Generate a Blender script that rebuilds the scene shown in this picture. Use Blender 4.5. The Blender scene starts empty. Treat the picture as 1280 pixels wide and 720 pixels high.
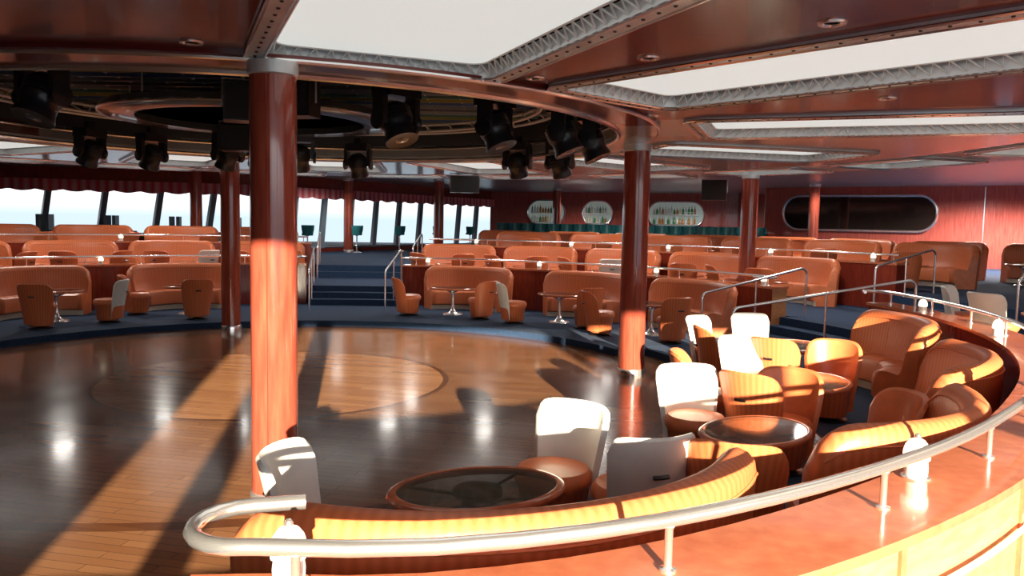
import bpy, math, random
from math import sin, cos, pi, radians, sqrt, atan2
from mathutils import Vector, Matrix
random.seed(7)
D = bpy.data
COL = bpy.context.scene.collection
CX, CY = -3.2, 10.8          # centre of the round lounge
CAMZ = 2.2

def pol(th, r, z=0.0):
    a = radians(th)
    return Vector((CX + r*cos(a), CY + r*sin(a), z))

# the near ledge is not a perfect circle: radial correction by angle
RK = [(-90, -0.30), (-75, -0.20), (-71, -0.04), (-66, 0.0), (-57, -0.12), (-47, -0.28), (-38, -0.36), (-20, -0.34), (12, -0.26)]
def rofs(th):
    for i in range(len(RK)-1):
        if RK[i][0] <= th <= RK[i+1][0]:
            t = (th-RK[i][0])/(RK[i+1][0]-RK[i][0])
            d0 = (RK[min(i+1, len(RK)-1)][1]-RK[max(i-1, 0)][1])/(RK[i+1][0]-RK[max(i-1, 0)][0])*(RK[i+1][0]-RK[i][0])
            d1 = (RK[min(i+2, len(RK)-1)][1]-RK[i][1])/(RK[min(i+2, len(RK)-1)][0]-RK[i][0])*(RK[i+1][0]-RK[i][0])
            a, b = RK[i][1], RK[i+1][1]
            return (2*t**3-3*t*t+1)*a+(t**3-2*t*t+t)*d0+(-2*t**3+3*t*t)*b+(t**3-t*t)*d1
    return RK[0][1] if th < RK[0][0] else RK[-1][1]
def polR(th, r, z=0.0): return pol(th, r+rofs(th), z)

# ------------------------------------------------------------------ materials
def new_mat(name):
    m = D.materials.new(name); m.use_nodes = True
    nt = m.node_tree
    return m, nt, nt.nodes['Principled BSDF']

def simple(name, col, rough=0.5, metal=0.0, emit=None, es=0.0, coat=0.0, noise=0.0, nscale=8.0, alpha=1.0):
    m, nt, b = new_mat(name)
    b.inputs['Base Color'].default_value = (*col, 1)
    b.inputs['Roughness'].default_value = rough
    b.inputs['Metallic'].default_value = metal
    b.inputs['Coat Weight'].default_value = coat
    b.inputs['Coat Roughness'].default_value = 0.08
    b.inputs['Alpha'].default_value = alpha
    if emit:
        b.inputs['Emission Color'].default_value = (*emit, 1)
        b.inputs['Emission Strength'].default_value = es
    if noise > 0:
        n = nt.nodes.new('ShaderNodeTexNoise'); n.inputs['Scale'].default_value = nscale
        n.inputs['Detail'].default_value = 4
        tc = nt.nodes.new('ShaderNodeTexCoord')
        nt.links.new(tc.outputs['Object'], n.inputs['Vector'])
        r = nt.nodes.new('ShaderNodeValToRGB')
        r.color_ramp.elements[0].position = 0.3; r.color_ramp.elements[1].position = 0.7
        r.color_ramp.elements[0].color = (*[c*(1-noise) for c in col], 1)
        r.color_ramp.elements[1].color = (*[min(1, c*(1+noise)) for c in col], 1)
        nt.links.new(n.outputs['Fac'], r.inputs['Fac'])
        nt.links.new(r.outputs['Color'], b.inputs['Base Color'])
    return m

def wood(name, c1, c2, rough, scale=(1, 1, 6), coat=0.3):
    m, nt, b = new_mat(name)
    tc = nt.nodes.new('ShaderNodeTexCoord'); mp = nt.nodes.new('ShaderNodeMapping')
    mp.inputs['Scale'].default_value = scale
    n = nt.nodes.new('ShaderNodeTexNoise'); n.inputs['Scale'].default_value = 4; n.inputs['Detail'].default_value = 6
    r = nt.nodes.new('ShaderNodeValToRGB')
    r.color_ramp.elements[0].position = 0.3; r.color_ramp.elements[1].position = 0.72
    r.color_ramp.elements[0].color = (*c1, 1); r.color_ramp.elements[1].color = (*c2, 1)
    nt.links.new(tc.outputs['Object'], mp.inputs['Vector']); nt.links.new(mp.outputs['Vector'], n.inputs['Vector'])
    nt.links.new(n.outputs['Fac'], r.inputs['Fac']); nt.links.new(r.outputs['Color'], b.inputs['Base Color'])
    b.inputs['Roughness'].default_value = rough
    b.inputs['Coat Weight'].default_value = coat; b.inputs['Coat Roughness'].default_value = 0.05
    return m

def striped(name, c1, c2, freq, rough=0.75):
    m, nt, b = new_mat(name)
    tc = nt.nodes.new('ShaderNodeTexCoord'); sp = nt.nodes.new('ShaderNodeSeparateXYZ')
    nt.links.new(tc.outputs['UV'], sp.inputs[0])
    mu = nt.nodes.new('ShaderNodeMath'); mu.operation = 'MULTIPLY'; mu.inputs[1].default_value = freq*2*pi
    sn = nt.nodes.new('ShaderNodeMath'); sn.operation = 'SINE'
    ma = nt.nodes.new('ShaderNodeMapRange'); ma.inputs[1].default_value = -1; ma.inputs[2].default_value = 1
    nt.links.new(sp.outputs[0], mu.inputs[0]); nt.links.new(mu.outputs[0], sn.inputs[0]); nt.links.new(sn.outputs[0], ma.inputs[0])
    no = nt.nodes.new('ShaderNodeTexNoise'); no.inputs['Scale'].default_value = 60
    nt.links.new(tc.outputs['Object'], no.inputs['Vector'])
    r = nt.nodes.new('ShaderNodeMix'); r.data_type = 'RGBA'
    r.inputs['A'].default_value = (*c1, 1); r.inputs['B'].default_value = (*c2, 1)
    nt.links.new(ma.outputs[0], r.inputs['Factor'])
    nt.links.new(r.outputs['Result'], b.inputs['Base Color'])
    bp = nt.nodes.new('ShaderNodeBump'); bp.inputs['Strength'].default_value = 0.12; bp.inputs['Distance'].default_value = 0.01
    nt.links.new(no.outputs['Fac'], bp.inputs['Height']); nt.links.new(bp.outputs['Normal'], b.inputs['Normal'])
    b.inputs['Roughness'].default_value = rough
    return m

M_RED = wood('mahogany', (0.17, 0.022, 0.014), (0.28, 0.04, 0.02), 0.18, (6, 6, 0.7))
M_REDWALL = wood('red_lacquered_wall', (0.36, 0.065, 0.05), (0.52, 0.12, 0.085), 0.2, (5, 5, 0.5), 0.8)
M_COLW = wood('column_mahogany', (0.25, 0.042, 0.026), (0.38, 0.08, 0.045), 0.13, (6, 6, 0.6), 0.7)
M_LEDGE = wood('ledge_wood', (0.52, 0.14, 0.065), (0.66, 0.21, 0.10), 0.16, (3, 3, 3))
M_PANEL = wood('panel_wood', (0.60, 0.24, 0.09), (0.72, 0.33, 0.15), 0.35, (2, 2, 8))
M_ORANGE = striped('orange_ribbed_fabric', (0.70, 0.19, 0.07), (0.60, 0.145, 0.048), 20, 0.42)
M_OLEATH = simple('orange_leather', (0.67, 0.175, 0.062), 0.36, noise=0.1, nscale=10)
M_WHITE = simple('cream_leather', (0.76, 0.75, 0.70), 0.45, noise=0.04)
M_CREAM = simple('cream_plinth', (0.75, 0.65, 0.52), 0.4)
M_CHROME = simple('polished_steel', (0.92, 0.92, 0.92), 0.22, 0.9)
M_BRUSH = simple('brushed_steel', (0.64, 0.655, 0.66), 0.34, 0.35, noise=0.12, nscale=3)
M_BLACK = simple('black_metal', (0.013, 0.013, 0.015), 0.35, coat=0.2)
M_DARKGLASS = simple('smoked_glass', (0.13, 0.125, 0.10), 0.04, 0.0, coat=1.0, alpha=0.5)
M_LENS = simple('lamp_lens', (0.05, 0.06, 0.08), 0.03, 0.2, coat=1.0)
M_CARPET = simple('blue_carpet', (0.013, 0.036, 0.085), 0.95, noise=0.3, nscale=30)
M_CPANEL = simple('glowing_fabric_panel', (0.48, 0.50, 0.48), 0.6, emit=(0.97, 1, 0.96), es=0.38)  # stretched fabric, no lamp; glow added to brighten the panels and the room
M_CORD = simple('lacing_cord', (0.85, 0.85, 0.82), 0.6)
M_LAMPG = simple('lamp_glass', (0.92, 0.9, 0.86), 0.2, emit=(1.0, 0.84, 0.6), es=1.1)
M_DOWN = simple('downlight_lens', (0.45, 0.42, 0.38), 0.15)
M_DARKC = simple('dark_mirror_ceiling', (0.05, 0.055, 0.06), 0.12, 0.6)
M_DISC = simple('dark_grey_disc', (0.05, 0.055, 0.06), 0.25, 0.1, coat=0.5)
M_TEAL = simple('teal_leather', (0.03, 0.20, 0.21), 0.4)
M_MULL = simple('window_mullion_paint', (0.18, 0.23, 0.28), 0.4)
M_VAL = striped('red_valance_fabric', (0.70, 0.07, 0.10), (0.8, 0.4, 0.4), 3.5)
M_GREY = simple('grey_upholstery', (0.12, 0.16, 0.20), 0.6)
M_LEDW = simple('rope_light_tube', (0.95, 0.88, 0.7), 0.3, emit=(1, 0.88, 0.65), es=0.6)
M_MIRROR = simple('dark_mirror_glass', (0.08, 0.05, 0.04), 0.05, 0.7)
M_UPPER = simple('upper_ceiling_paint', (0.45, 0.46, 0.46), 0.3, 0.3)

def soffit_mat():
    # red lacquer over the near half, brushed steel beyond the third coffer
    m, nt, b = new_mat('ceiling_lacquer_and_steel')
    tc = nt.nodes.new('ShaderNodeTexCoord')
    dt = nt.nodes.new('ShaderNodeVectorMath'); dt.operation = 'DOT_PRODUCT'; dt.inputs[1].default_value = (0.342, 0.94, 0)
    nt.links.new(tc.outputs['Object'], dt.inputs[0])
    gt = nt.nodes.new('ShaderNodeMath'); gt.operation = 'GREATER_THAN'; gt.inputs[1].default_value = 0.342*2.3+0.94*9.0
    nt.links.new(dt.outputs['Value'], gt.inputs[0])
    mx = nt.nodes.new('ShaderNodeMix'); mx.data_type = 'RGBA'
    mx.inputs['A'].default_value = (0.13, 0.017, 0.013, 1); mx.inputs['B'].default_value = (0.44, 0.46, 0.465, 1)
    nt.links.new(gt.outputs[0], mx.inputs['Factor']); nt.links.new(mx.outputs['Result'], b.inputs['Base Color'])
    ml = nt.nodes.new('ShaderNodeMath'); ml.operation = 'MULTIPLY'; ml.inputs[1].default_value = 0.2
    nt.links.new(gt.outputs[0], ml.inputs[0]); nt.links.new(ml.outputs[0], b.inputs['Metallic'])
    b.inputs['Roughness'].default_value = 0.22
    b.inputs['Coat Weight'].default_value = 0.25; b.inputs['Coat Roughness'].default_value = 0.06
    return m
M_CEILRED = soffit_mat()

def floor_mat():
    m, nt, b = new_mat('dance_floor_parquet')
    tc = nt.nodes.new('ShaderNodeTexCoord')
    mp = nt.nodes.new('ShaderNodeMapping'); mp.inputs['Rotation'].default_value[2] = radians(12)
    nt.links.new(tc.outputs['Object'], mp.inputs['Vector'])
    br = nt.nodes.new('ShaderNodeTexBrick')
    br.inputs['Scale'].default_value = 1.0; br.inputs['Brick Width'].default_value = 0.9; br.inputs['Row Height'].default_value = 0.10
    br.inputs['Mortar Size'].default_value = 0.003
    br.inputs['Color1'].default_value = (0.31, 0.145, 0.065, 1); br.inputs['Color2'].default_value = (0.24, 0.103, 0.046, 1)
    br.inputs['Mortar'].default_value = (0.12, 0.052, 0.027, 1)
    nt.links.new(mp.outputs['Vector'], br.inputs['Vector'])
    n = nt.nodes.new('ShaderNodeTexNoise'); n.inputs['Scale'].default_value = 2.2; n.inputs['Detail'].default_value = 8
    nt.links.new(tc.outputs['Object'], n.inputs['Vector'])
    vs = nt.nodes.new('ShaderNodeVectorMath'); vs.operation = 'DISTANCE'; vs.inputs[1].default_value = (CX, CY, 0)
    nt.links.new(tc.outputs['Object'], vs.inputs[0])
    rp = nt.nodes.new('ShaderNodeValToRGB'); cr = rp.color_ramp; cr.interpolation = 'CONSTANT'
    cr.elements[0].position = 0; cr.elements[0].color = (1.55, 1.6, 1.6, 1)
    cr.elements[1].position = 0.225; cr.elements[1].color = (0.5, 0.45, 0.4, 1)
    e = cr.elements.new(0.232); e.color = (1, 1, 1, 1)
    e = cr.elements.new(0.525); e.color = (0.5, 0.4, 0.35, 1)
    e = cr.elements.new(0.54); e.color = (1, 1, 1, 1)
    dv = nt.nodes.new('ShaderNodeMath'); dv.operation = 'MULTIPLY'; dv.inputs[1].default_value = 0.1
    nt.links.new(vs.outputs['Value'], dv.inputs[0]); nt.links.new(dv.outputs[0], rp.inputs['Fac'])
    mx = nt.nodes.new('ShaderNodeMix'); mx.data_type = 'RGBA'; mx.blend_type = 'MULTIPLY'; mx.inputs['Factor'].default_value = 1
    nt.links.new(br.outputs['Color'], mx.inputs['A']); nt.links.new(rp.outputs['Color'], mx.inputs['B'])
    nt.links.new(mx.outputs['Result'], b.inputs['Base Color'])
    mr = nt.nodes.new('ShaderNodeMapRange'); mr.inputs[3].default_value = 0.10; mr.inputs[4].default_value = 0.26
    nt.links.new(n.outputs['Fac'], mr.inputs[0]); nt.links.new(mr.outputs[0], b.inputs['Roughness'])
    b.inputs['Coat Weight'].default_value = 0.2; b.inputs['Coat Roughness'].default_value = 0.08
    return m
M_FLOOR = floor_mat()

# ------------------------------------------------------------------ mesh builder
class MB:
    def __init__(s):
        s.v = []; s.f = []; s.m = []; s.uv = []; s.mats = []
    def mi(s, mat):
        if mat not in s.mats: s.mats.append(mat)
        return s.mats.index(mat)
    def face(s, idx, mat, uv=None):
        s.f.append(tuple(idx)); s.m.append(s.mi(mat)); s.uv.append(uv)
    def grid(s, rows, mat, cu=False, cv=False, uvf=None, matf=None):
        o = len(s.v); n = len(rows); k = len(rows[0])
        for r in rows: s.v.extend([tuple(p) for p in r])
        for i in range(n if cu else n-1):
            for j in range(k if cv else k-1):
                i2 = (i+1) % n; j2 = (j+1) % k
                uv = None
                if uvf: uv = [uvf(i, j), uvf(i+1, j), uvf(i+1, j+1), uvf(i, j+1)]
                s.face((o+i*k+j, o+i2*k+j, o+i2*k+j2, o+i*k+j2), matf(i, j) if matf else mat, uv)
        return o
    def lathe(s, prof, mat, n=24, c=(0, 0, 0), sx=1, sy=1, rot=None, matf=None, ribs=0, ribamp=0):
        rows = []
        for i in range(n):
            a = 2*pi*i/n; row = []
            k = 1 + (ribamp*(1 if i % 2 else -1) if ribs else 0)
            for (r, z) in prof:
                p = Vector((r*k*cos(a)*sx, r*k*sin(a)*sy, z))
                if rot: p = rot @ p
                row.append(p + Vector(c))
            rows.append(row)
        cap0 = prof[0][0] > 1e-4; cap1 = prof[-1][0] > 1e-4
        if (prof[0][0]-prof[-1][0])**2+(prof[0][1]-prof[-1][1])**2 < 1e-8: cap0 = cap1 = False
        o = s.grid(rows, mat, cu=True, uvf=lambda i, j: (i/n*2*pi*max(prof[0][0], 0.2), j*0.1), matf=matf)
        k = len(prof)
        if cap0: s.face([o+i*k for i in range(n)][::-1], matf(0, 0) if matf else mat)
        if cap1: s.face([o+i*k+k-1 for i in range(n)], matf(0, k-2) if matf else mat)
    def box(s, c, d, mat, rot=None):
        o = len(s.v); c = Vector(c)
        for x in (-.5, .5):
            for y in (-.5, .5):
                for z in (-.5, .5):
                    p = Vector((x*d[0], y*d[1], z*d[2]))
                    if rot: p = rot @ p
                    s.v.append(tuple(p + c))
        for q in ((0, 1, 3, 2), (4, 6, 7, 5), (0, 4, 5, 1), (2, 3, 7, 6), (0, 2, 6, 4), (1, 5, 7, 3)):
            s.face([o+i for i in q], mat)
    def tube(s, pts, r, mat, n=8, closed=False):
        pts = [Vector(p) for p in pts]; N = len(pts); rows = []
        up = Vector((0, 0, 1)); prev = None
        for i, p in enumerate(pts):
            if closed: t = pts[(i+1) % N] - pts[i-1]
            else: t = pts[min(i+1, N-1)] - pts[max(i-1, 0)]
            t.normalize()
            if prev is None:
                a = up if abs(t.z) < .9 else Vector((1, 0, 0))
                x = t.cross(a).normalized()
            else:
                x = prev - t*prev.dot(t)
                x = x.normalized() if x.length > 1e-5 else t.orthogonal().normalized()
            prev = x; y = t.cross(x)
            rows.append([p + r*(cos(2*pi*j/n)*x + sin(2*pi*j/n)*y) for j in range(n)])
        o = s.grid(rows, mat, cu=closed, cv=True)
        if not closed:
            s.face([o+j for j in range(n)], mat); s.face([o+(N-1)*n+j for j in range(n)][::-1], mat)
    def sector(s, r0, r1, a0, a1, z0, z1, mat, top=None, step=3, outer=None, inner=None, P=pol):
        n = max(2, int(abs(a1-a0)/step)+1); rows = []
        for i in range(n):
            th = a0+(a1-a0)*i/(n-1)
            rows.append([P(th, r0, z0), P(th, r0, z1), P(th, r1, z1), P(th, r1, z0)])
        fm = [inner or mat, top or mat, outer or mat, mat]
        o = s.grid(rows, mat, cv=True, matf=lambda i, j: fm[j])
        s.face([o, o+1, o+2, o+3], mat); s.face([o+(n-1)*4+j for j in (3, 2, 1, 0)], mat)
    def mesh(s, name, angle=0.75):
        me = D.meshes.new(name); me.from_pydata(s.v, [], s.f)
        for m in s.mats: me.materials.append(m)
        me.polygons.foreach_set('material_index', s.m)
        ul = me.uv_layers.new(name='UVMap'); li = 0
        for fi, f in enumerate(s.f):
            uv = s.uv[fi]
            for q in range(len(f)):
                if uv: ul.data[li].uv = uv[q]
                li += 1
        me.update()
        import bmesh
        bm = bmesh.new(); bm.from_mesh(me)
        bmesh.ops.recalc_face_normals(bm, faces=bm.faces); bm.to_mesh(me); bm.free()
        me.shade_smooth(); me.set_sharp_from_angle(angle=angle)
        return me
    def obj(s, name, loc=(0, 0, 0), rz=0.0):
        return place(s.mesh(name), name, loc, rz)

def place(me, name, loc=(0, 0, 0), rz=0.0, sc=1.0):
    ob = D.objects.new(name, me); ob.location = loc; ob.rotation_euler[2] = rz
    ob.scale = (sc, sc, sc)
    COL.objects.link(ob); return ob

# ------------------------------------------------------------------ sofa
def sofa_mesh(phm=50, R=1.35, name='booth_sofa', extra=0.0):
    b = MB(); d = R-1.35
    prof = [(0.93, 0.0), (0.93, 0.10), (0.87, 0.11), (0.83, 0.14), (0.82, 0.34), (0.84, 0.41), (0.90, 0.445), (1.0, 0.45), (1.17, 0.43),
            (1.20, 0.47), (1.225, 0.62), (1.25, 0.80), (1.26, 0.91), (1.285, 0.965), (1.32, 0.995), (1.355, 1.005), (1.40, 0.99), (1.435, 0.95), (1.445, 0.89),
            (1.44, 0.78), (1.43, 0.5), (1.41, 0.12), (1.40, 0.0)]
    n = 44; rows = []
    for i in range(n+1):
        ph = radians(-phm+2*phm*i/n); t = abs(2*i/n-1)
        q = max(0, (t-0.76)/0.24)
        k = 0.5+0.5*sqrt(max(0, 1-q*q))
        w = 1.0
        if t > 0.93: w = 1-((t-0.93)/0.07)**2*0.22
        row = []
        for (r, z) in prof:
            if z > 0.45: z = 0.45+(z-0.45)*k*(1+extra)
            r = 1.13+(r-1.13)*w + d
            row.append((r*sin(ph), r*cos(ph), z))
        rows.append(row)
    o = b.grid(rows, M_ORANGE, uvf=lambda i, j: (2*radians(phm)*R*i/n, j*0.1),
               matf=lambda i, j: M_CREAM if j in (0,) else (M_OLEATH if 5 <= j <= 7 else M_ORANGE))
    k = len(prof)
    b.face([o+j for j in range(k)], M_OLEATH); b.face([o+n*k+j for j in range(k)][::-1], M_OLEATH)
    b.tube([Vector(rows[i][12])+Vector((0, 0, .004)) for i in range(1, n)], 0.008, M_OLEATH, 6)
    b.tube([Vector(rows[i][18])+Vector((0, 0, .0)) for i in range(1, n)], 0.008, M_OLEATH, 6)
    for i in (n//4, n//2, 3*n//4):
        b.tube([Vector(rows[i][j])*1.0+Vector((0, 0, .003)) for j in range(4, 12)], 0.004, M_ORANGE, 4)
    return b.mesh(name)
ME_SOFA = sofa_mesh(); ME_SOFAW = sofa_mesh(47, 1.48); ME_SOFAX = sofa_mesh(54, 1.50, extra=0.06); ME_SOFAM = sofa_mesh(50, 1.38)

# ------------------------------------------------------------------ chair
def chair_mesh(white, name='tub_chair'):
    b = MB()
    b.lathe([(0.0, 0.0), (0.21, 0.0), (0.21, 0.015), (0.06, 0.03), (0.05, 0.06), (0.0, 0.06)], M_BLACK, 24)
    b.lathe([(0.0, 0.055), (0.19, 0.055), (0.205, 0.08), (0.235, 0.33), (0.25, 0.345), (0.265, 0.38), (0.262, 0.42), (0.235, 0.455), (0.12, 0.47), (0.0, 0.472)],
            M_ORANGE, 28, matf=lambda i, j: M_OLEATH if j >= 3 else M_ORANGE)
    nf = 24; pm = 58 if white else 66; rows = []
    nz = 9
    for i in range(nf+1):
        t = 2*i/nf-1; ph = radians(pm*t)
        zt = 0.40+0.44*(max(0, 1-abs(t)**(9.0 if white else 4.5)))**(0.45)
        z0 = 0.09
        def rr(z): return 0.245+0.125*(max(z-0.1, 0)/0.73)**1.4
        row = []
        for j in range(nz+1):
            z = z0+(zt-0.015-z0)*j/nz; r = rr(z)+0.02
            row.append((r*sin(ph), -r*cos(ph), z))
        r = rr(zt); row.append((r*sin(ph), -r*cos(ph), zt+0.004))
        for j in range(nz, -1, -1):
            z = z0+(zt-0.015-z0)*j/nz; r = rr(z)-0.025
            row.append((r*sin(ph), -r*cos(ph), z))
        rows.append(row)
    k = len(rows[0])
    def mf(i, j):
        if white and ((j >= 3 and j <= 2*nz+1-3)): return M_WHITE
        return M_OLEATH if (j > nz and not white) else M_ORANGE
    o = b.grid(rows, M_ORANGE, cv=True, uvf=lambda i, j: (i*0.035, j*.1), matf=mf)
    em = M_WHITE if white else M_OLEATH
    b.face([o+j for j in range(k)], em); b.face([o+nf*k+j for j in range(k)][::-1], em)
    r = 0.36
    b.tube([(r*sin(radians(a)), -r*cos(radians(a)), 0.60) for a in (-8, -4, 0, 4, 8)], 0.014, M_BLACK, 6)
    return b.mesh(name)
ME_CHO = chair_mesh(False); ME_CHW = chair_mesh(True)

# ------------------------------------------------------------------ table
def table_mesh():
    b = MB(); sy = 0.70
    b.lathe([(0.465, 0.602), (0.49, 0.606), (0.513, 0.597), (0.52, 0.582), (0.51, 0.565), (0.48, 0.556), (0.462, 0.57), (0.465, 0.602)], M_LEDGE, 56, sy=sy)
    b.lathe([(0.0, 0.600), (0.466, 0.600), (0.466, 0.588), (0, 0.588)], M_DARKGLASS, 56, sy=sy)
    b.lathe([(0.0, 0.556), (0.12, 0.55), (0.11, 0.53), (0.05, 0.50), (0.035, 0.42), (0.035, 0.2), (0.05, 0.10), (0.10, 0.045), (0.22, 0.02), (0.23, 0.0), (0, 0)], M_CHROME, 32)
    b.lathe([(0.0, 0.587), (0.14, 0.587), (0.14, 0.556), (0.0, 0.556)], M_BLACK, 24)
    for a in range(4):
        an = a*pi/2+pi/4
        b.tube([(0.05*cos(an), 0.05*sin(an), 0.50), (0.18*cos(an), 0.14*sin(an), 0.545), (0.478*cos(an), 0.478*sy*sin(an), 0.562)], 0.010, M_BLACK, 6)
    return b.mesh('cocktail_table')
ME_TABLE = table_mesh()

def lamp_mesh():
    b = MB()
    b.lathe([(0, 0), (0.062, 0), (0.062, 0.008), (0.05, 0.014), (0, 0.014)], M_CHROME, 24)
    b.lathe([(0.048, 0.012), (0.05, 0.05), (0.046, 0.082), (0.0, 0.086)], M_WHITE, 24)
    b.lathe([(0.052, 0.084), (0.055, 0.09), (0.054, 0.12), (0.046, 0.15), (0.03, 0.172), (0.012, 0.18), (0.0, 0.181)], M_LAMPG, 32, ribs=1, ribamp=0.03)
    b.lathe([(0.012, 0.178), (0.014, 0.19), (0.008, 0.2), (0, 0.203)], M_CHROME, 12)
    return b.mesh('table_lamp')
ME_LAMP = lamp_mesh()

def spot_mesh():
    b = MB()
    b.box((0, 0, 0), (0.36, 0.26, 0.12), M_BLACK)
    b.box((0, 0, 0.10), (0.10, 0.10, 0.12), M_BLACK)
    for sx in (-1, 1):
        b.box((sx*0.19, 0, -0.16), (0.055, 0.14, 0.28), M_BLACK)
        b.lathe([(0, 0), (0.075, 0), (0.085, 0.02), (0.085, 0.04), (0, 0.05)], M_BLACK, 16, c=(sx*0.19, 0, -0.27), rot=Matrix.Rotation(sx*pi/2, 3, 'Y'))
    R = Matrix.Rotation(radians(155), 3, 'X')
    b.lathe([(0, -0.17), (0.09, -0.165), (0.135, -0.12), (0.145, -0.02), (0.15, 0.03), (0.135, 0.05), (0.135, 0.12), (0.15, 0.16), (0.15, 0.19), (0.12, 0.185)], M_BLACK, 24, c=(0, 0, -0.27), rot=R)
    b.lathe([(0, 0.19), (0.06, 0.185), (0.125, 0.17)], M_LENS, 24, c=(0, 0, -0.27), rot=R)
    for k in range(5):
        b.lathe([(0.147, -0.1+k*0.025), (0.155, -0.095+k*0.025), (0.155, -0.09+k*0.025), (0.147, -0.085+k*0.025)], M_BLACK, 20, c=(0, 0, -0.27), rot=R)
    return b.mesh('moving_head_spotlight')
ME_SPOT = spot_mesh()

# ------------------------------------------------------------------ floors and tiers
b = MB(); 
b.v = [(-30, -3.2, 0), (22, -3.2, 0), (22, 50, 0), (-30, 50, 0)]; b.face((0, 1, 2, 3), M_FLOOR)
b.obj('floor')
PL = 0.12; T2 = 0.55; T3 = 0.9
RI, RO, RR = 8.92, 9.34, 9.13
b = MB()
b.sector(5.5, RI, 26, 180, 0.0, PL, M_CARPET, M_CARPET)
b.sector(6.3, RI, -73.5, 25.9, 0.0, PL, M_CARPET, M_CARPET, P=polR)
b.obj('floor_lower_tier_carpet')
b = MB()
b.sector(8.96, 12.3, -84, 8.5, 0.0, T2, M_CARPET, M_CARPET)
b.sector(RO-0.02, 12.3, 8.5, 190, 0.0, T2, M_CARPET, M_CARPET)
b.obj('floor_middle_tier_carpet')
b = MB()
b.sector(12.3, 24, 0, 190, 0.0, T3, M_CARPET, M_CARPET)
b.sector(24, 36, 30, 150, 0.0, T3, M_CARPET, M_CARPET)
b.obj('floor_upper_tier_carpet')
AIS = [(87.6, 101.4), (8.6, 25.4)]
for (a0, a1) in AIS:
    b = MB()
    for k in range(3):
        z = PL+(T2-PL)*(k+1)/3
        b.sector(8.45+k*0.3, RO, a0, a1, PL-0.01, z, M_CARPET, M_CARPET)
    for k in range(2):
        z = T2+(T3-T2)*(k+1)/2
        b.sector(11.7+k*0.3, 12.32, a0, a1, T2-0.01, z-0.002, M_CARPET, M_CARPET)
    b.obj('aisle_stairs')

# ledges with rails and lamps
def ledge(a0, a1, ri, ro, rr, z0, z1, zr, lamps, loops=(False, False), face=M_PANEL, P=pol):
    b = MB()
    b.sector(ri+0.03, ro-0.03, a0+0.1, a1-0.1, z0, z1-0.04, face, inner=M_RED, P=P, step=1.5)
    b.sector(ri, ro, a0, a1, z1-0.04, z1, M_LEDGE, M_LEDGE, P=P, step=1.5)
    n = int((a1-a0)/7)
    for i in range(n+1):
        th = a0+0.3+(a1-a0-0.6)*i/n
        b.sector(ro-0.035, ro-0.015, th-0.12, th+0.12, z0, z1-0.04, M_LEDGE, step=0.2, P=P)
    b.sector(ro-0.035, ro-0.01, a0+.1, a1-.1, z0, z0+0.09, M_BRUSH, P=P)
    b.obj('banquette_ledge')
    b = MB(); pts = []
    if loops[0]:
        rad = Vector((cos(radians(a0)), sin(radians(a0)), 0)); tan = Vector((-rad.y, rad.x, 0))
        c = P(a0+1.2, rr-0.17); pts += [c-rad*0.17+tan*0.16]+[c-rad*0.17*cos(pi*q/9)-tan*0.17*sin(pi*q/9) for q in range(10)]
        s0 = a0+1.4
    else: s0 = a0+0.5
    s1 = a1-1.4 if loops[1] else a1-0.5
    n = max(4, int((s1-s0)/1.5))
    pts += [P(s0+(s1-s0)*i/n, rr) for i in range(n+1)]
    if loops[1]:
        rad = Vector((cos(radians(a1)), sin(radians(a1)), 0)); tan = Vector((-rad.y, rad.x, 0))
        c = P(a1-1.2, rr-0.17); pts += [c+rad*0.17*cos(pi*q/9)+tan*0.17*sin(pi*q/9) for q in range(10)]
    for p in pts: p.z = zr
    b.tube(pts, 0.025, M_CHROME, 12)
    n = max(2, int((a1-a0)/7.5)); 
    for i in range(n+1):
        th = s0+0.6+(s1-s0-1.2)*i/n; p = P(th, rr, z1)
        b.lathe([(0, 0), (0.028, 0), (0.028, 0.01), (0.014, 0.014), (0.014, zr-z1-0.03), (0.02, zr-z1-0.02), (0, zr-z1-0.01)], M_CHROME, 12, c=p)
    b.obj('chrome_handrail')
    for (th, r) in lamps:
        place(ME_LAMP, 'table_lamp', P(th, r, z1))

ZL = 1.10; ZR = 1.27
ledge(-75.2, 8, RI, RO, RR, 0.0, ZL, ZR, [(-73.3, 8.99), (-55.6, 9.02), (-36.4, 9.02), (-16.5, 9.02), (-1, 9.02)], (True, True), P=polR)
ledge(26, 87, RI, RO, RR, 0.0, ZL, ZR, [(83, 9.02), (64.8, 9.02), (45.5, 9.02), (28, 9.02)], (True, True))
ledge(102, 178, RI, RO, RR, 0.0, ZL, ZR, [(105, 9.02), (131, 9.02), (151, 9.02)], (True, True))
ledge(26, 87, 12.25, 12.6, 12.45, T2, 1.52, 1.68, [(80, 12.35), (67, 12.35), (54, 12.35), (41, 12.35), (29, 12.35)], face=M_RED)
ledge(102, 178, 12.25, 12.6, 12.45, T2, 1.52, 1.68, [(112, 12.35), (125, 12.35), (138, 12.35), (151, 12.35)], face=M_RED)
ledge(0, 8, 12.25, 12.6, 12.45, T2, 1.52, 1.68, [(4, 12.35)], face=M_RED)

b = MB()
b.tube([polR(-75+i*0.5, RO+0.004, 0.86) for i in range(165)], 0.012, M_LEDW, 8)
b.obj('rope_light')

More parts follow.
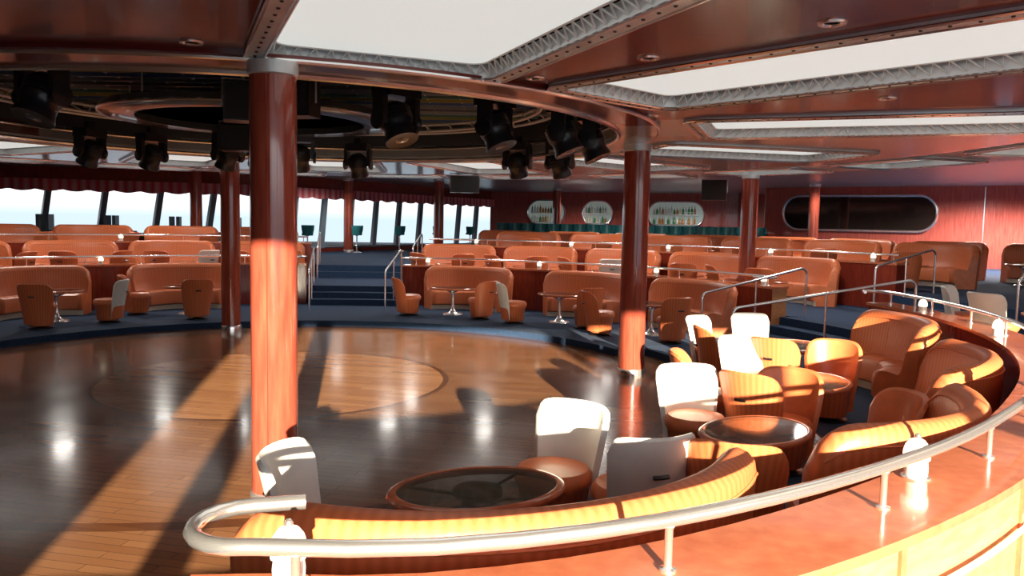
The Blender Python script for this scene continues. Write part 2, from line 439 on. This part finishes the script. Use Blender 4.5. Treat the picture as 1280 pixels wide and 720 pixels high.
def hoop(th, ra, rb, za, zb, fa, fb):
    b = MB(); p0 = pol(th, ra); p1 = pol(th, rb)
    d = (p1-p0).normalized(); R = 0.12
    pts = [p0+Vector((0, 0, fa)), p0+Vector((0, 0, za-R))]
    for q in range(1, 6):
        an = q/6*pi/2; pts.append(p0 + d*R*(1-cos(an)) + Vector((0, 0, za-R+R*sin(an))))
    for q in range(0, 11):
        u = q/10; pts.append(p0+(p1-p0-2*R*d)*u + d*R + Vector((0, 0, za+(zb-za)*u)))
    for q in range(1, 6):
        an = q/6*pi/2; pts.append(p1 - d*R*(1-sin(an)) + Vector((0, 0, zb-R+R*cos(an))))
    pts += [p1+Vector((0, 0, zb-R)), p1+Vector((0, 0, fb))]
    b.tube(pts, 0.022, M_CHROME, 10)
    m = p0.lerp(p1, 0.5); 
    b.tube([m+Vector((0, 0, (fa+fb)/2-0.1)), m+Vector((0, 0, (za+zb)/2))], 0.018, M_CHROME, 8)
    b.obj('aisle_handrail')
for th in (87.9, 101.1): 
    hoop(th, 7.5, 9.6, 1.05, 1.45, PL, T2); hoop(th, 11.4, 13.1, 1.5, 1.8, T2, T3)
hoop(25.0, 7.2, 9.6, 1.05, 1.45, PL, T2); hoop(25.0, 11.4, 13.1, 1.5, 1.8, T2, T3)
hoop(9.2, 6.6, 9.6, 1.0, 1.42, PL, T2); hoop(9.2, 11.4, 13.1, 1.5, 1.8, T2, T3)

# ------------------------------------------------------------------ booths
def chair(x, y, z, face, w):
    place(ME_CHW if w else ME_CHO, 'tub_chair', (x, y, z), radians(face)-pi/2)
def booth(th, r, z, chairs, me=None, table=None):
    c = pol(th, r, z)
    place(me or ME_SOFA, 'booth_sofa', c, radians(th-90))
    place(ME_TABLE, 'cocktail_table', table or c, radians(th-90), 1.0 if me else 0.85)
    for ch in chairs:
        a, w = ch[0], ch[1]; rho = ch[2] if len(ch) > 2 else 1.0
        p = c + Vector((rho*cos(radians(a)), rho*sin(radians(a)), 0))
        chair(p.x, p.y, z, a+180+random.uniform(-8, 8), w)
booth(-66, 7.12, PL, [], ME_SOFAX, Vector((-0.17, 4.36, PL)))
chair(0.30, 5.22, PL, 235, 1); chair(0.79, 4.92, PL, 108, 1); chair(-0.95, 4.18, PL, -8, 1)
booth(-45.3, 7.12, PL, [(101, 1, 1.05), (62, 0, 1.1), (-113, 0, 1.0), (15, 0)], ME_SOFAM)
booth(-27, 6.9, PL, [(104, 1, 1.12), (60, 0, 1.05), (172, 0), (-136, 0)], ME_SOFAW)
booth(-6.5, 6.9, PL, [(142, 1, 1.15), (100, 1, 1.12), (-122, 0), (-172, 0)], ME_SOFAW)
booth(75, 7.25, PL, [(200, 0), (-50, 0)], ME_SOFAW)
booth(54.5, 7.25, PL, [(196, 1), (-62, 0)], ME_SOFAW)
booth(36, 7.25, PL, [(190, 0), (-80, 0)], ME_SOFAW)
booth(121, 7.25, PL, [(200, 0), (-60, 0)], ME_SOFAW)
booth(141, 7.25, PL, [(0, 1), (-75, 0)], ME_SOFAW)
booth(161, 7.25, PL, [(0, 0)], ME_SOFAW)
for i in range(5):
    th = 36+i*11.5
    booth(th-0.3, 10.72, T2, [(th+180+28, i == 2), (th+180-32, 0)])
for i in range(6):
    th = 108+i*11.5
    booth(th, 10.72, T2, [(th+180+30, i == 1), (th+180-30, 0)])
booth(1, 10.68, T2, [(140, 1), (200, 1)])
booth(-13, 10.68, T2, [(130, 1), (185, 1)])
for th in (31, 40, 49, 58, 67, 76, 108, 117, 126, 135, 144, 153):
    booth(th, 14.3, T3, [(th+180+30, 0)])
for th in (29, 36.5, 44, 51, 58.5, 66, 73.5, 81):
    booth(th, 18.0, T3, [])

# ------------------------------------------------------------------ columns
def column(x, y, z0, z1, r=0.19):
    b = MB()
    b.lathe([(r+0.012, 0), (r+0.012, 0.10), (r+0.004, 0.12), (r, 0.12)], M_CHROME, 36)
    b.lathe([(r, 0.115), (r, z1-z0-0.1)], M_COLW, 36)
    b.lathe([(r, z1-z0-0.1), (r+0.012, z1-z0-0.09), (r+0.014, z1-z0-0.02), (r+0.014, z1-z0)], M_BRUSH, 36)
    b.tube([(0, -r-0.001, 0.13), (0, -r-0.001, z1-z0-0.1)], 0.003, M_RED, 4)
    b.obj('column', (x, y, z0))
ZS = 3.4
column(-1.8, 6.0, 0, ZS-.06, 0.172); column(1.76, 11.5, 0, ZS-0.06); column(-5.44, 15.35, 0, ZS-0.06, 0.18)
column(-8.2, 9.8, 0, ZS)
column(5.45, 18.5, T2, ZS); column(-2.85, 30.5, T3, 3.8); column(2.0, 37, T3, 3.8); column(11.0, 29.3, T3, 3.8)
column(-6.5, 31.5, T3, 3.8); column(-10.4, 26.2, T3, 3.8)
column(-0.66, -2.7, 0, 3.8, 0.15)  # unseen post behind the camera, added to cast the dark floor stripe

# ------------------------------------------------------------------ ceiling
def rrect(c, ang, L, W, rad, n=6):
    pts = []
    d = Vector((cos(ang), sin(ang), 0)); p = Vector((-sin(ang), cos(ang), 0)); c = Vector((c[0], c[1], 0))
    for (sx, sy, a0) in ((1, 1, 0), (-1, 1, pi/2), (-1, -1, pi), (1, -1, 3*pi/2)):
        cc = c + d*sx*(L/2-rad) + p*sy*(W/2-rad)
        for i in range(n+1):
            a = a0+pi/2*i/n
            pts.append(cc + d*rad*cos(a) + p*rad*sin(a))
    return pts
coffers = []
def add_coffer(mid, angd, L, W, detail=False):
    a = radians(angd); c = Vector((mid[0], mid[1], 0)) + Vector((cos(a), sin(a), 0))*L/2
    coffers.append((c, a, L, W, detail))
add_coffer((-1.12, 6.52), -67, 3.8, 2.05, True)
add_coffer((0.86, 7.72), -47.5, 4.3, 1.85, True)
add_coffer((2.2, 10.0), -20, 4.0, 2.0, True)
for (pa, da) in ((19, 14), (44, 43), (70, 70), (96, 96), (122, 122), (148, 148), (174, 174)):
    p = pol(pa, 5.45); add_coffer((p.x, p.y), da, 3.7, 2.0, pa < 50)
outer = []
for k in range(-2, 13):
    th = -30+k*17; outer.append((pol(th, 11.1), radians(th), 1.6, 2.4, False))

def curve2d(name, loops, z, ext, mat):
    cu = D.curves.new(name, 'CURVE'); cu.dimensions = '2D'; cu.fill_mode = 'BOTH'; cu.extrude = ext
    for lp in loops:
        sp = cu.splines.new('POLY'); sp.points.add(len(lp)-1)
        for i, p in enumerate(lp): sp.points[i].co = (p[0], p[1], 0, 1)
        sp.use_cyclic_u = True
    ob = D.objects.new(name, cu); COL.objects.link(ob)
    dg = bpy.context.evaluated_depsgraph_get(); dg.update()
    me = D.meshes.new_from_object(ob.evaluated_get(dg))
    D.objects.remove(ob); me.materials.clear(); me.materials.append(mat)
    o2 = D.objects.new(name, me); o2.location[2] = z; COL.objects.link(o2); return o2
circ = lambda r, n=96: [pol(360*i/n, r) for i in range(n)]
curve2d('ceiling', [circ(10.0), circ(4.55)]+[rrect(c, a, L, W, 0.28) for (c, a, L, W, d) in coffers], ZS+0.1, 0.1, M_CEILRED)
curve2d('ceiling_outer_band', [circ(12.2), circ(10.05)]+[rrect(c, a, L, W, 0.2) for (c, a, L, W, d) in outer], ZS+0.13, 0.1, M_BRUSH)
curve2d('ceiling_upper', [[(-30, -3.2), (22, -3.2), (22, 50), (-30, 50)], circ(4.6)], 3.85, 0.05, M_UPPER)

def coffer_mesh(c, a, L, W, detail, z):
    b = MB(); O = rrect(c, a, L+0.02, W+0.02, 0.29); I = rrect(c, a, L-0.26, W-0.26, 0.18)
    up = lambda ps, zz: [Vector((p.x, p.y, zz)) for p in ps]
    seq = [up(O, z), up(O, z-0.03), up(I, z-0.03), up(I, z+0.10)]
    n = len(O)
    b.grid([[seq[j][i] for j in range(4)] for i in range(n)], M_CHROME, cu=True, matf=lambda i, j: M_BRUSH)
    P = rrect(c, a, L-0.40, W-0.40, 0.13); 
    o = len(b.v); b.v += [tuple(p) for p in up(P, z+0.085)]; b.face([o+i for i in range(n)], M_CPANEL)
    Bk = rrect(c, a, L-0.24, W-0.24, 0.18); o = len(b.v); b.v += [tuple(p) for p in up(Bk, z+0.13)]; b.face([o+i for i in range(n)], M_BLACK)
    b.tube(up(O, z-0.03), 0.012, M_CHROME, 6, closed=True)
    b.tube(up(I, z-0.03), 0.012, M_CHROME, 6, closed=True)
    if detail:
        b.tube(up(P, z+0.085), 0.010, M_CORD, 6, closed=True)
        def walk(ps, step):
            out = []; N = len(ps); carry = 0
            for i in range(N):
                p, q = ps[i], ps[(i+1) % N]; l = (q-p).length
                s = carry
                while s < l:
                    out.append(p.lerp(q, s/l)); s += step
                carry = s-l
            return out
        per = lambda ps: sum((ps[(i+1) % len(ps)]-ps[i]).length for i in range(len(ps)))
        N = int(per(P)/0.06); wi = walk(I, per(I)/N); wp = walk(P, per(P)/N); m = min(len(wi), len(wp))
        zz = []
        for i in range(m):
            zz.append(Vector((wp[i].x, wp[i].y, z+0.085)) if i % 2 else Vector((wi[i].x, wi[i].y, z-0.0)))
        b.tube(zz, 0.009, M_CORD, 4)
        Rv = rrect(c, a, L-0.12, W-0.12, 0.24)
        for p in walk(Rv, 0.16):
            b.lathe([(0.014, 0), (0.010, -0.008), (0, -0.010)], M_BLACK, 6, c=(p.x, p.y, z-0.03))
    return b
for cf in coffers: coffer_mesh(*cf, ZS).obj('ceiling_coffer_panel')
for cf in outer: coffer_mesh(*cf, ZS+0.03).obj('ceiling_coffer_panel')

# round recess over the dance floor
b = MB()
n = 96
b.grid([[pol(360*i/n, 4.55, ZS-0.06), pol(360*i/n, 4.55, ZS+0.14)] for i in range(n)], M_BRUSH, cu=True)
b.grid([[pol(360*i/n, 4.55, ZS+0.14), pol(360*i/n, 4.55, 4.05)] for i in range(n)], M_DISC, cu=True)
b.grid([[pol(360*i/n, 4.55, ZS-0.06), pol(360*i/n, 5.05, ZS-0.06), pol(360*i/n, 5.05, ZS+.0)] for i in range(n)], M_CEILRED, cu=True)
b.tube([pol(360*i/n, 4.56, ZS-0.06) for i in range(n)], 0.035, M_CHROME, 8, closed=True)
b.tube([pol(360*i/n, 4.54, ZS+0.14) for i in range(n)], 0.02, M_CHROME, 8, closed=True)
b.tube([pol(360*i/n, 5.05, ZS-0.045) for i in range(n)], 0.022, M_CHROME, 8, closed=True)
b.obj('ceiling_ring_bulkhead')
b = MB()
o = len(b.v); b.v += [tuple(pol(360*i/n, 4.6, 4.0)) for i in range(n)]; b.face(range(n), M_DARKC)
b.obj('ceiling_recess')
cols = [simple('slat_%d' % i, c, 0.3, 0.5) for i, c in enumerate([(0.5, 0.45, 0.12), (0.15, 0.25, 0.5), (0.35, 0.38, 0.4), (0.22, 0.23, 0.24), (0.45, 0.48, 0.5), (0.15, 0.3, 0.25)])]
b = MB()
for i in range(-13, 14):
    y = i*0.33; h = sqrt(4.45**2-y*y)
    b.box((CX, CY+y, 3.95), (2*h, 0.03, 0.05), cols[(i*7+3) % 6])
for i in range(-9, 10):
    x = i*0.48; h = sqrt(4.45**2-x*x)
    b.box((CX+x, CY, 3.975), (0.02, 2*h, 0.03), M_BRUSH)
b.obj('ceiling_slats')
b = MB()
b.lathe([(1.45, 3.47), (1.8, 3.47), (1.86, 3.5), (1.86, 3.58), (1.8, 3.6), (1.45, 3.6), (1.45, 3.47)], M_DISC, 64, c=(CX-0.3, CY, 0))
b.lathe([(0.0, 3.56), (1.45, 3.56)], M_BLACK, 64, c=(CX-0.3, CY, 0))
b.tube([(CX-0.3+1.87*cos(2*pi*i/64), CY+1.87*sin(2*pi*i/64), 3.50) for i in range(64)], 0.018, M_CHROME, 6, closed=True)
for k in range(6):
    a = k*pi/3; p = (CX-0.3+1.65*cos(a), CY+1.65*sin(a)); b.tube([(*p, 3.58), (*p, 4.0)], 0.012, M_CHROME, 6)
b.obj('hanging_ceiling_disc')
b = MB()
for (rr_, zz_) in ((3.55, 3.74), (3.85, 3.74), (3.7, 3.87)):
    b.tube([pol(360*i/72, rr_, zz_) for i in range(72)], 0.025, M_BRUSH, 6, closed=True)
for i in range(48):
    t0, t1 = 360*i/48, 360*(i+.5)/48
    b.tube([pol(t0, 3.55, 3.74), pol(t1, 3.7, 3.87), pol(t1, 3.85, 3.74)], 0.010, M_BRUSH, 5)
for i in range(8): b.tube([pol(45*i, 3.7, 3.87), pol(45*i, 3.7, 4.0)], 0.015, M_BRUSH, 6)
b.obj('lighting_truss')
spots = [(-4.1, 7.0), (-1.22, 8.3), (-0.22, 8.8), (0.55, 9.3), (0.95, 10.0), (0.75, 13.3), (0.05, 13.6), (-2.8, 14.4), (-3.45, 12.9), (-3.8, 11.9), (-6.0, 13.3), (-6.7, 12.7), (-5.6, 8.1), (-4.6, 12.9)]
for i, (x, y) in enumerate(spots):
    big = y < 10.5
    place(ME_SPOT, 'moving_head_spotlight', (x, y, 3.52 if big else 3.48), atan2(y-CY, x-CX)+pi/2+random.uniform(-.5, .5), 1.15 if big else 1.1)
M_GRILLE = simple('speaker_grille', (0.02, 0.02, 0.022), 0.8)
def speaker(x, y, z, w, d, h, rz, top=3.95):
    b = MB(); b.box((0, 0, 0), (w, d, h), M_BLACK)
    b.box((0, -d/2-0.006, 0), (w*0.9, 0.012, h*0.92), M_GRILLE)
    b.tube([(-w/2-.015, 0, -0.05), (-w/2-.015, 0, h/2+0.06), (w/2+.015, 0, h/2+0.06), (w/2+.015, 0, -0.05)], 0.012, M_BRUSH, 6)
    b.tube([(0, 0, h/2+0.06), (0, 0, top-z)], 0.02, M_BRUSH, 6)
    b.obj('hanging_loudspeaker', (x, y, z), rz)
speaker(-3.0, 8.9, 3.45, 0.4, 0.35, 0.4, 0.3); speaker(-2.35, 8.8, 3.5, 0.35, 0.3, 0.4, -.2)
speaker(-3.9, 11.3, 3.3, 0.45, 0.35, 0.35, 0.1)
speaker(-1.2, 19.5, 3.1, 0.7, 0.4, 0.4, 0.1, 3.4); speaker(5.0, 20.0, 3.1, 0.6, 0.4, 0.5, -0.3, 3.4)

b = MB()
dl = [(-2.24, 5.6), (-3.6, 6.06), (1.84, 4.76), (0.95, 5.84), (0.16, 6.72), (1.5, 8.85), (-5.0, 6.6), (3.4, 7.4), (-3.2, 16.0)]
for (x, y) in dl:
    b.lathe([(0.085, 0), (0.08, -0.012), (0.06, -0.012), (0.05, 0.0), (0, 0.0)], M_CHROME, 24, c=(x, y, ZS-0.001))
    b.lathe([(0.0, -0.004), (0.045, -0.004)], M_DOWN, 16, c=(x, y, ZS))
b.obj('recessed_downlights')

# ------------------------------------------------------------------ walls, windows
def wallseg(name, P, Q, z0, z1, mat, th=0.12):
    P = Vector((*P, 0)); Q = Vector((*Q, 0)); d = Q-P; c = (P+Q)/2
    b = MB(); R = Matrix.Rotation(atan2(d.y, d.x), 3, 'Z')
    b.box((c.x, c.y, (z0+z1)/2), (d.length, th, z1-z0), mat, R); return b.obj(name)
wi = 0
def window_wall(P, Q, sill, top, pitch, side):
    global wi
    wallseg('wall_%s_below_windows' % side, P, Q, 0, sill, M_RED)
    wallseg('wall_%s_above_windows' % side, P, Q, top, 3.82, M_RED)
    P = Vector((*P, 0)); Q = Vector((*Q, 0)); d = Q-P; L = d.length; u = d/L; nrm = Vector((u.y, -u.x, 0))
    n = int(L/pitch)
    for i in range(n):
        wi += 1; b = MB()
        p = P+u*(L*i/n); q = P+u*(L*(i+1)/n)
        sk = u*0.26
        b.tube([p+Vector((0, 0, sill)), p+sk+Vector((0, 0, top))], 0.13, M_MULL, 4)
        b.tube([p+Vector((0, 0, sill+.03)), q+Vector((0, 0, sill+.03))], 0.05, M_MULL, 4)
        b.tube([p+Vector((0, 0, top)), q+Vector((0, 0, top))], 0.05, M_MULL, 4)
        b.obj('window_%d' % wi)
    b = MB(); rows = []; m = int(L/0.12)
    for i in range(m+1):
        s = L*i/m; p = P+u*s+nrm*(0.22+0.03*sin(s*9))
        zb = top-0.22-0.07*abs(sin(s*pi/0.8))
        rows.append([Vector((p.x, p.y, top+0.12)), Vector((p.x, p.y, zb))])
    b.grid(rows, M_VAL, uvf=lambda i, j: (i*0.12, j)); b.obj('window_valance')
window_wall((-26, 24), (-9.2, 28.9), 1.52, 3.25, 1.62, 'back')
window_wall((-9.2, 28.9), (-1.2, 42), 1.05, 3.25, 1.5, 'bar_side')
wallseg('wall_left', (-26, -3), (-26, 24), 0, 3.82, M_RED)
wallseg('wall_bar', (-1.2, 42), (11, 39), 0, 3.82, M_REDWALL)
wallseg('wall_bar_return', (11, 39), (10.3, 32.6), 0, 3.82, M_REDWALL)
wallseg('wall_right', (10.3, 32.6), (18.6, 26.6), 0, 3.82, M_REDWALL)
wallseg('wall_right_side', (18.6, 26.6), (18.6, -3), 0, 3.82, M_REDWALL)
wallseg('wall_rear', (-26, -3), (-1.42, -3), 0, 3.82, M_RED)  # unseen wall, its end placed to shape the sun band on the floor
# added chrome strips, standing in for white glare on the right-hand wall
for i in range(1, 8):
    t = i/8; x = 10.3+8.3*t-0.04; y = 32.6-6.0*t-0.05
    if 0.02 < t < 0.70: continue
    b = MB(); b.tube([(x, y-0.02, 0.9), (x, y-0.02, 3.75)], 0.03, M_CHROME, 6); b.obj('glare_strip_%d' % i)
for i, x in enumerate((4.2, 8.5, 13, 18)):
    wallseg('wall_rear_pier', (x, -3), (x+0.25, -3), 0, 3.82, M_RED)  # unseen posts added to break the sunlight into bands
wallseg('wall_rear_sill', (-1.42, -3.05), (18.6, -3.05), 0, 0.7, M_RED)

def oval_on_wall(P, Q, tc, hl, zc, hh, mat, name, fr=0.06, bottles=False):
    P = Vector((*P, 0)); Q = Vector((*Q, 0)); d = (Q-P); u = d.normalized(); nrm = Vector((u.y, -u.x, 0))
    if nrm.y > 0: nrm = -nrm
    c = P+d*tc + nrm*0.08; pts = []
    for (sx, sz, a0) in ((1, 1, 0), (-1, 1, pi/2), (-1, -1, pi), (1, -1, 3*pi/2)):
        rad = hh*0.96
        for i in range(9):
            a = a0+pi/2*i/8
            pts.append(c + u*(sx*(hl-rad)+rad*cos(a)) + Vector((0, 0, zc+sz*(hh-rad)+rad*sin(a))))
    b = MB(); b.tube([p+nrm*0.06 for p in pts], fr, M_CHROME, 8, closed=True)
    o = len(b.v); b.v += [tuple(p) for p in pts]; b.face(range(o, o+len(pts)), mat)
    if bottles:
        for row in range(2):
            zz = zc-hh*0.78+row*hh*0.78
            L = hl*0.82
            b.box((c+nrm*0.12+Vector((0, 0, zz-0.02))), (2*L, 0.2, 0.03), M_CHROME, Matrix.Rotation(atan2(u.y, u.x), 3, 'Z'))
            k = int(2*L/0.14)
            for i in range(k):
                p = c+nrm*0.14+u*(-L+0.06+i*0.14); h = random.uniform(.28, .42)
                m = random.choice(BOT)
                b.lathe([(0, 0), (0.055, 0), (0.055, h*0.6), (0.018, h*0.75), (0.018, h), (0, h)], m, 8, c=(p.x, p.y, zz))
    b.obj(name)
BOT = [simple('bottle_green', (0.05, 0.25, 0.08), 0.1), simple('bottle_amber', (0.5, 0.2, 0.03), 0.1), simple('bottle_clear', (0.7, 0.75, 0.75), 0.1), simple('bottle_label', (0.8, 0.75, 0.6), 0.5)]
M_BARBACK = simple('back_bar_mirror', (0.5, 0.6, 0.57), 0.15, 0.4, emit=(0.75, 0.9, 0.82), es=0.08)  # mirror panel given a faint glow of its own
oval_on_wall((10.3, 32.6), (18.6, 26.6), 0.34, 2.75, 2.8, 0.66, M_MIRROR, 'oval_wall_mirror', 0.05)
for t, hl in ((0.24, 0.95), (0.45, 0.75), (0.76, 1.35)):
    oval_on_wall((-1.2, 42), (11, 39), t, hl, 2.75, 0.62, M_BARBACK, 'back_bar_display', 0.05, True)
b = MB()
b.sector(24.2, 24.9, 57, 84, T3, T3+1.05, M_RED, M_DARKGLASS, outer=M_RED); b.sector(24.0, 24.95, 57, 84, T3+1.05, T3+1.12, M_CHROME)
b.sector(24.15, 24.2, 57, 84, T3+0.5, T3+0.95, M_TEAL)
b.obj('bar_counter')
def stool_mesh():
    b = MB()
    b.lathe([(0, 0), (0.2, 0), (0.2, 0.02), (0.03, 0.05), (0.025, 0.66), (0.1, 0.7), (0, 0.7)], M_CHROME, 16)
    b.lathe([(0, 0.69), (0.19, 0.69), (0.21, 0.73), (0.2, 0.78), (0.0, 0.79)], M_TEAL, 20)
    rows = []
    for i in range(13):
        ph = radians(-80+160*i/12)
        rows.append([(r*sin(ph), -r*cos(ph), z) for (r, z) in ((.2, .74), (.235, .9), (.25, 1.06), (.23, 1.07), (.215, .9), (.185, .74))])
    o = b.grid(rows, M_TEAL, cv=True); b.face([o+j for j in range(6)], M_TEAL); b.face([o+72+j for j in range(6)], M_TEAL)
    b.tube([(0.12*cos(a*pi/8), 0.12*sin(a*pi/8), 0.3) for a in range(16)], 0.01, M_CHROME, 6, closed=True)
    return b.mesh('bar_stool')
ME_STOOL = stool_mesh()
for i in range(20):
    th = 57.5+i*1.35; p = pol(th, 23.4, T3); place(ME_STOOL, 'bar_stool', p, radians(th)-pi/2+pi, 1.2)
def win_chair():
    b = MB()
    b.box((0, 0, 0.42), (0.55, 0.5, 0.12), M_GREY); b.box((0, -0.24, 0.72), (0.55, 0.08, 0.62), M_GREY)
    for sx in (-1, 1):
        b.box((sx*0.29, 0, 0.52), (0.05, 0.48, 0.2), M_GREY)
        for sy in (-1, 1): b.tube([(sx*.24, sy*.2, 0.38), (sx*.26, sy*.22, 0)], 0.018, M_CHROME, 6)
    return b.mesh('window_armchair')
ME_WCH = win_chair()
for i in range(9):
    x = -24+i*1.9; y = 24+4.9*(x+26)/16.8-0.95
    for dx, rz in ((-0.5, 1.57*-1), (0.75, 1.57)):
        place(ME_WCH, 'window_armchair', (x+dx, y, T3), rz+0.28, 1.25)
    b = MB(); b.lathe([(0, .6), (.26, .6), (.26, .57), (.03, .56), (.03, .04), (.2, .02), (.2, 0), (0, 0)], M_DARKGLASS, 20); b.obj('window_side_table', (x+0.12, y, T3))
for i in range(5):
    p = Vector((-8.1+1.35*i+0.3, 29.2+2.25*i, T3)); place(ME_STOOL, 'bar_stool', p+Vector((0.35, -0.3, 0)), 0.6)

# ------------------------------------------------------------------ lights and world
sun = D.lights.new('low_sun', 'SUN'); sun.energy = 16.0; sun.angle = radians(0.6); sun.color = (1.0, 0.86, 0.64)
so = D.objects.new('low_sun', sun); COL.objects.link(so)
dirv = Vector((-0.195*cos(radians(11)), 0.981*cos(radians(11)), -sin(radians(11))))
so.rotation_euler = dirv.to_track_quat('-Z', 'Y').to_euler(); so.location = (2, -8, 6)
def fill_lamp(x, y, z, e, col=(1, 0.95, 0.88)):  # added fill lights without fixtures, brightening the far seating, bar and right wall
    l = D.lights.new('fill_spot', 'SPOT'); l.spot_size = radians(165); l.spot_blend = 0.6; l.energy = e*0.45; l.color = col; l.shadow_soft_size = 0.22
    o = D.objects.new('fill_spot', l); o.location = (x, y, z); COL.objects.link(o)
for (th, r, e) in ((25, 9.8, 260), (90, 9.8, 170), (135, 9.8, 220), (112, 9.8, 220), (57, 9.8, 260), (75, 9.8, 180),
                   (40, 12.9, 300), (65, 13.5, 300), (90, 14.5, 300), (120, 13.5, 300), (145, 13.5, 300), (48, 19, 400), (70, 20, 400), (100, 19, 300), (35, 21.5, 500)):
    p = pol(th, r); fill_lamp(p.x, p.y, 3.15 if r < 12.2 else 3.6, e)
fill_lamp(15.0, 26.2, 3.6, 1700, (1, .97, .93)); fill_lamp(17.0, 25.0, 3.6, 1500, (1, .97, .93)); fill_lamp(11.0, 28.3, 3.6, 300); fill_lamp(3, 37.5, 3.6, 500); fill_lamp(8, 36.5, 3.6, 500)
w = D.worlds.new('sky'); bpy.context.scene.world = w; w.use_nodes = True
nt = w.node_tree; bg = nt.nodes['Background']
tc = nt.nodes.new('ShaderNodeTexCoord'); sp = nt.nodes.new('ShaderNodeSeparateXYZ'); rp = nt.nodes.new('ShaderNodeValToRGB')
nt.links.new(tc.outputs['Generated'], sp.inputs[0]); nt.links.new(sp.outputs[2], rp.inputs['Fac'])
rp.color_ramp.elements[0].position = 0.0; rp.color_ramp.elements[0].color = (0.19, 0.235, 0.27, 1)
rp.color_ramp.elements[1].position = 0.5; rp.color_ramp.elements[1].color = (0.78, 0.88, 1, 1)
e = rp.color_ramp.elements.new(0.012); e.color = (0.27, 0.295, 0.31, 1)
e = rp.color_ramp.elements.new(0.06); e.color = (0.60, 0.62, 0.64, 1)
e = rp.color_ramp.elements.new(0.12); e.color = (1, 1, 1, 1)
nt.links.new(rp.outputs['Color'], bg.inputs['Color']); bg.inputs['Strength'].default_value = 2.5

# ------------------------------------------------------------------ camera
cam = D.cameras.new('camera'); cam.sensor_width = 36; cam.lens = 36*995/1280; cam.clip_start = 0.05; cam.clip_end = 300
co = D.objects.new('camera', cam); COL.objects.link(co)
co.matrix_world = Matrix.Translation((0, 0, CAMZ)) @ Matrix.Rotation(radians(90-4.7), 4, 'X') @ Matrix.Rotation(radians(1.09), 4, 'Z')
bpy.context.scene.camera = co
vs = bpy.context.scene.view_settings
vs.view_transform = 'Standard'; vs.exposure = 0.7
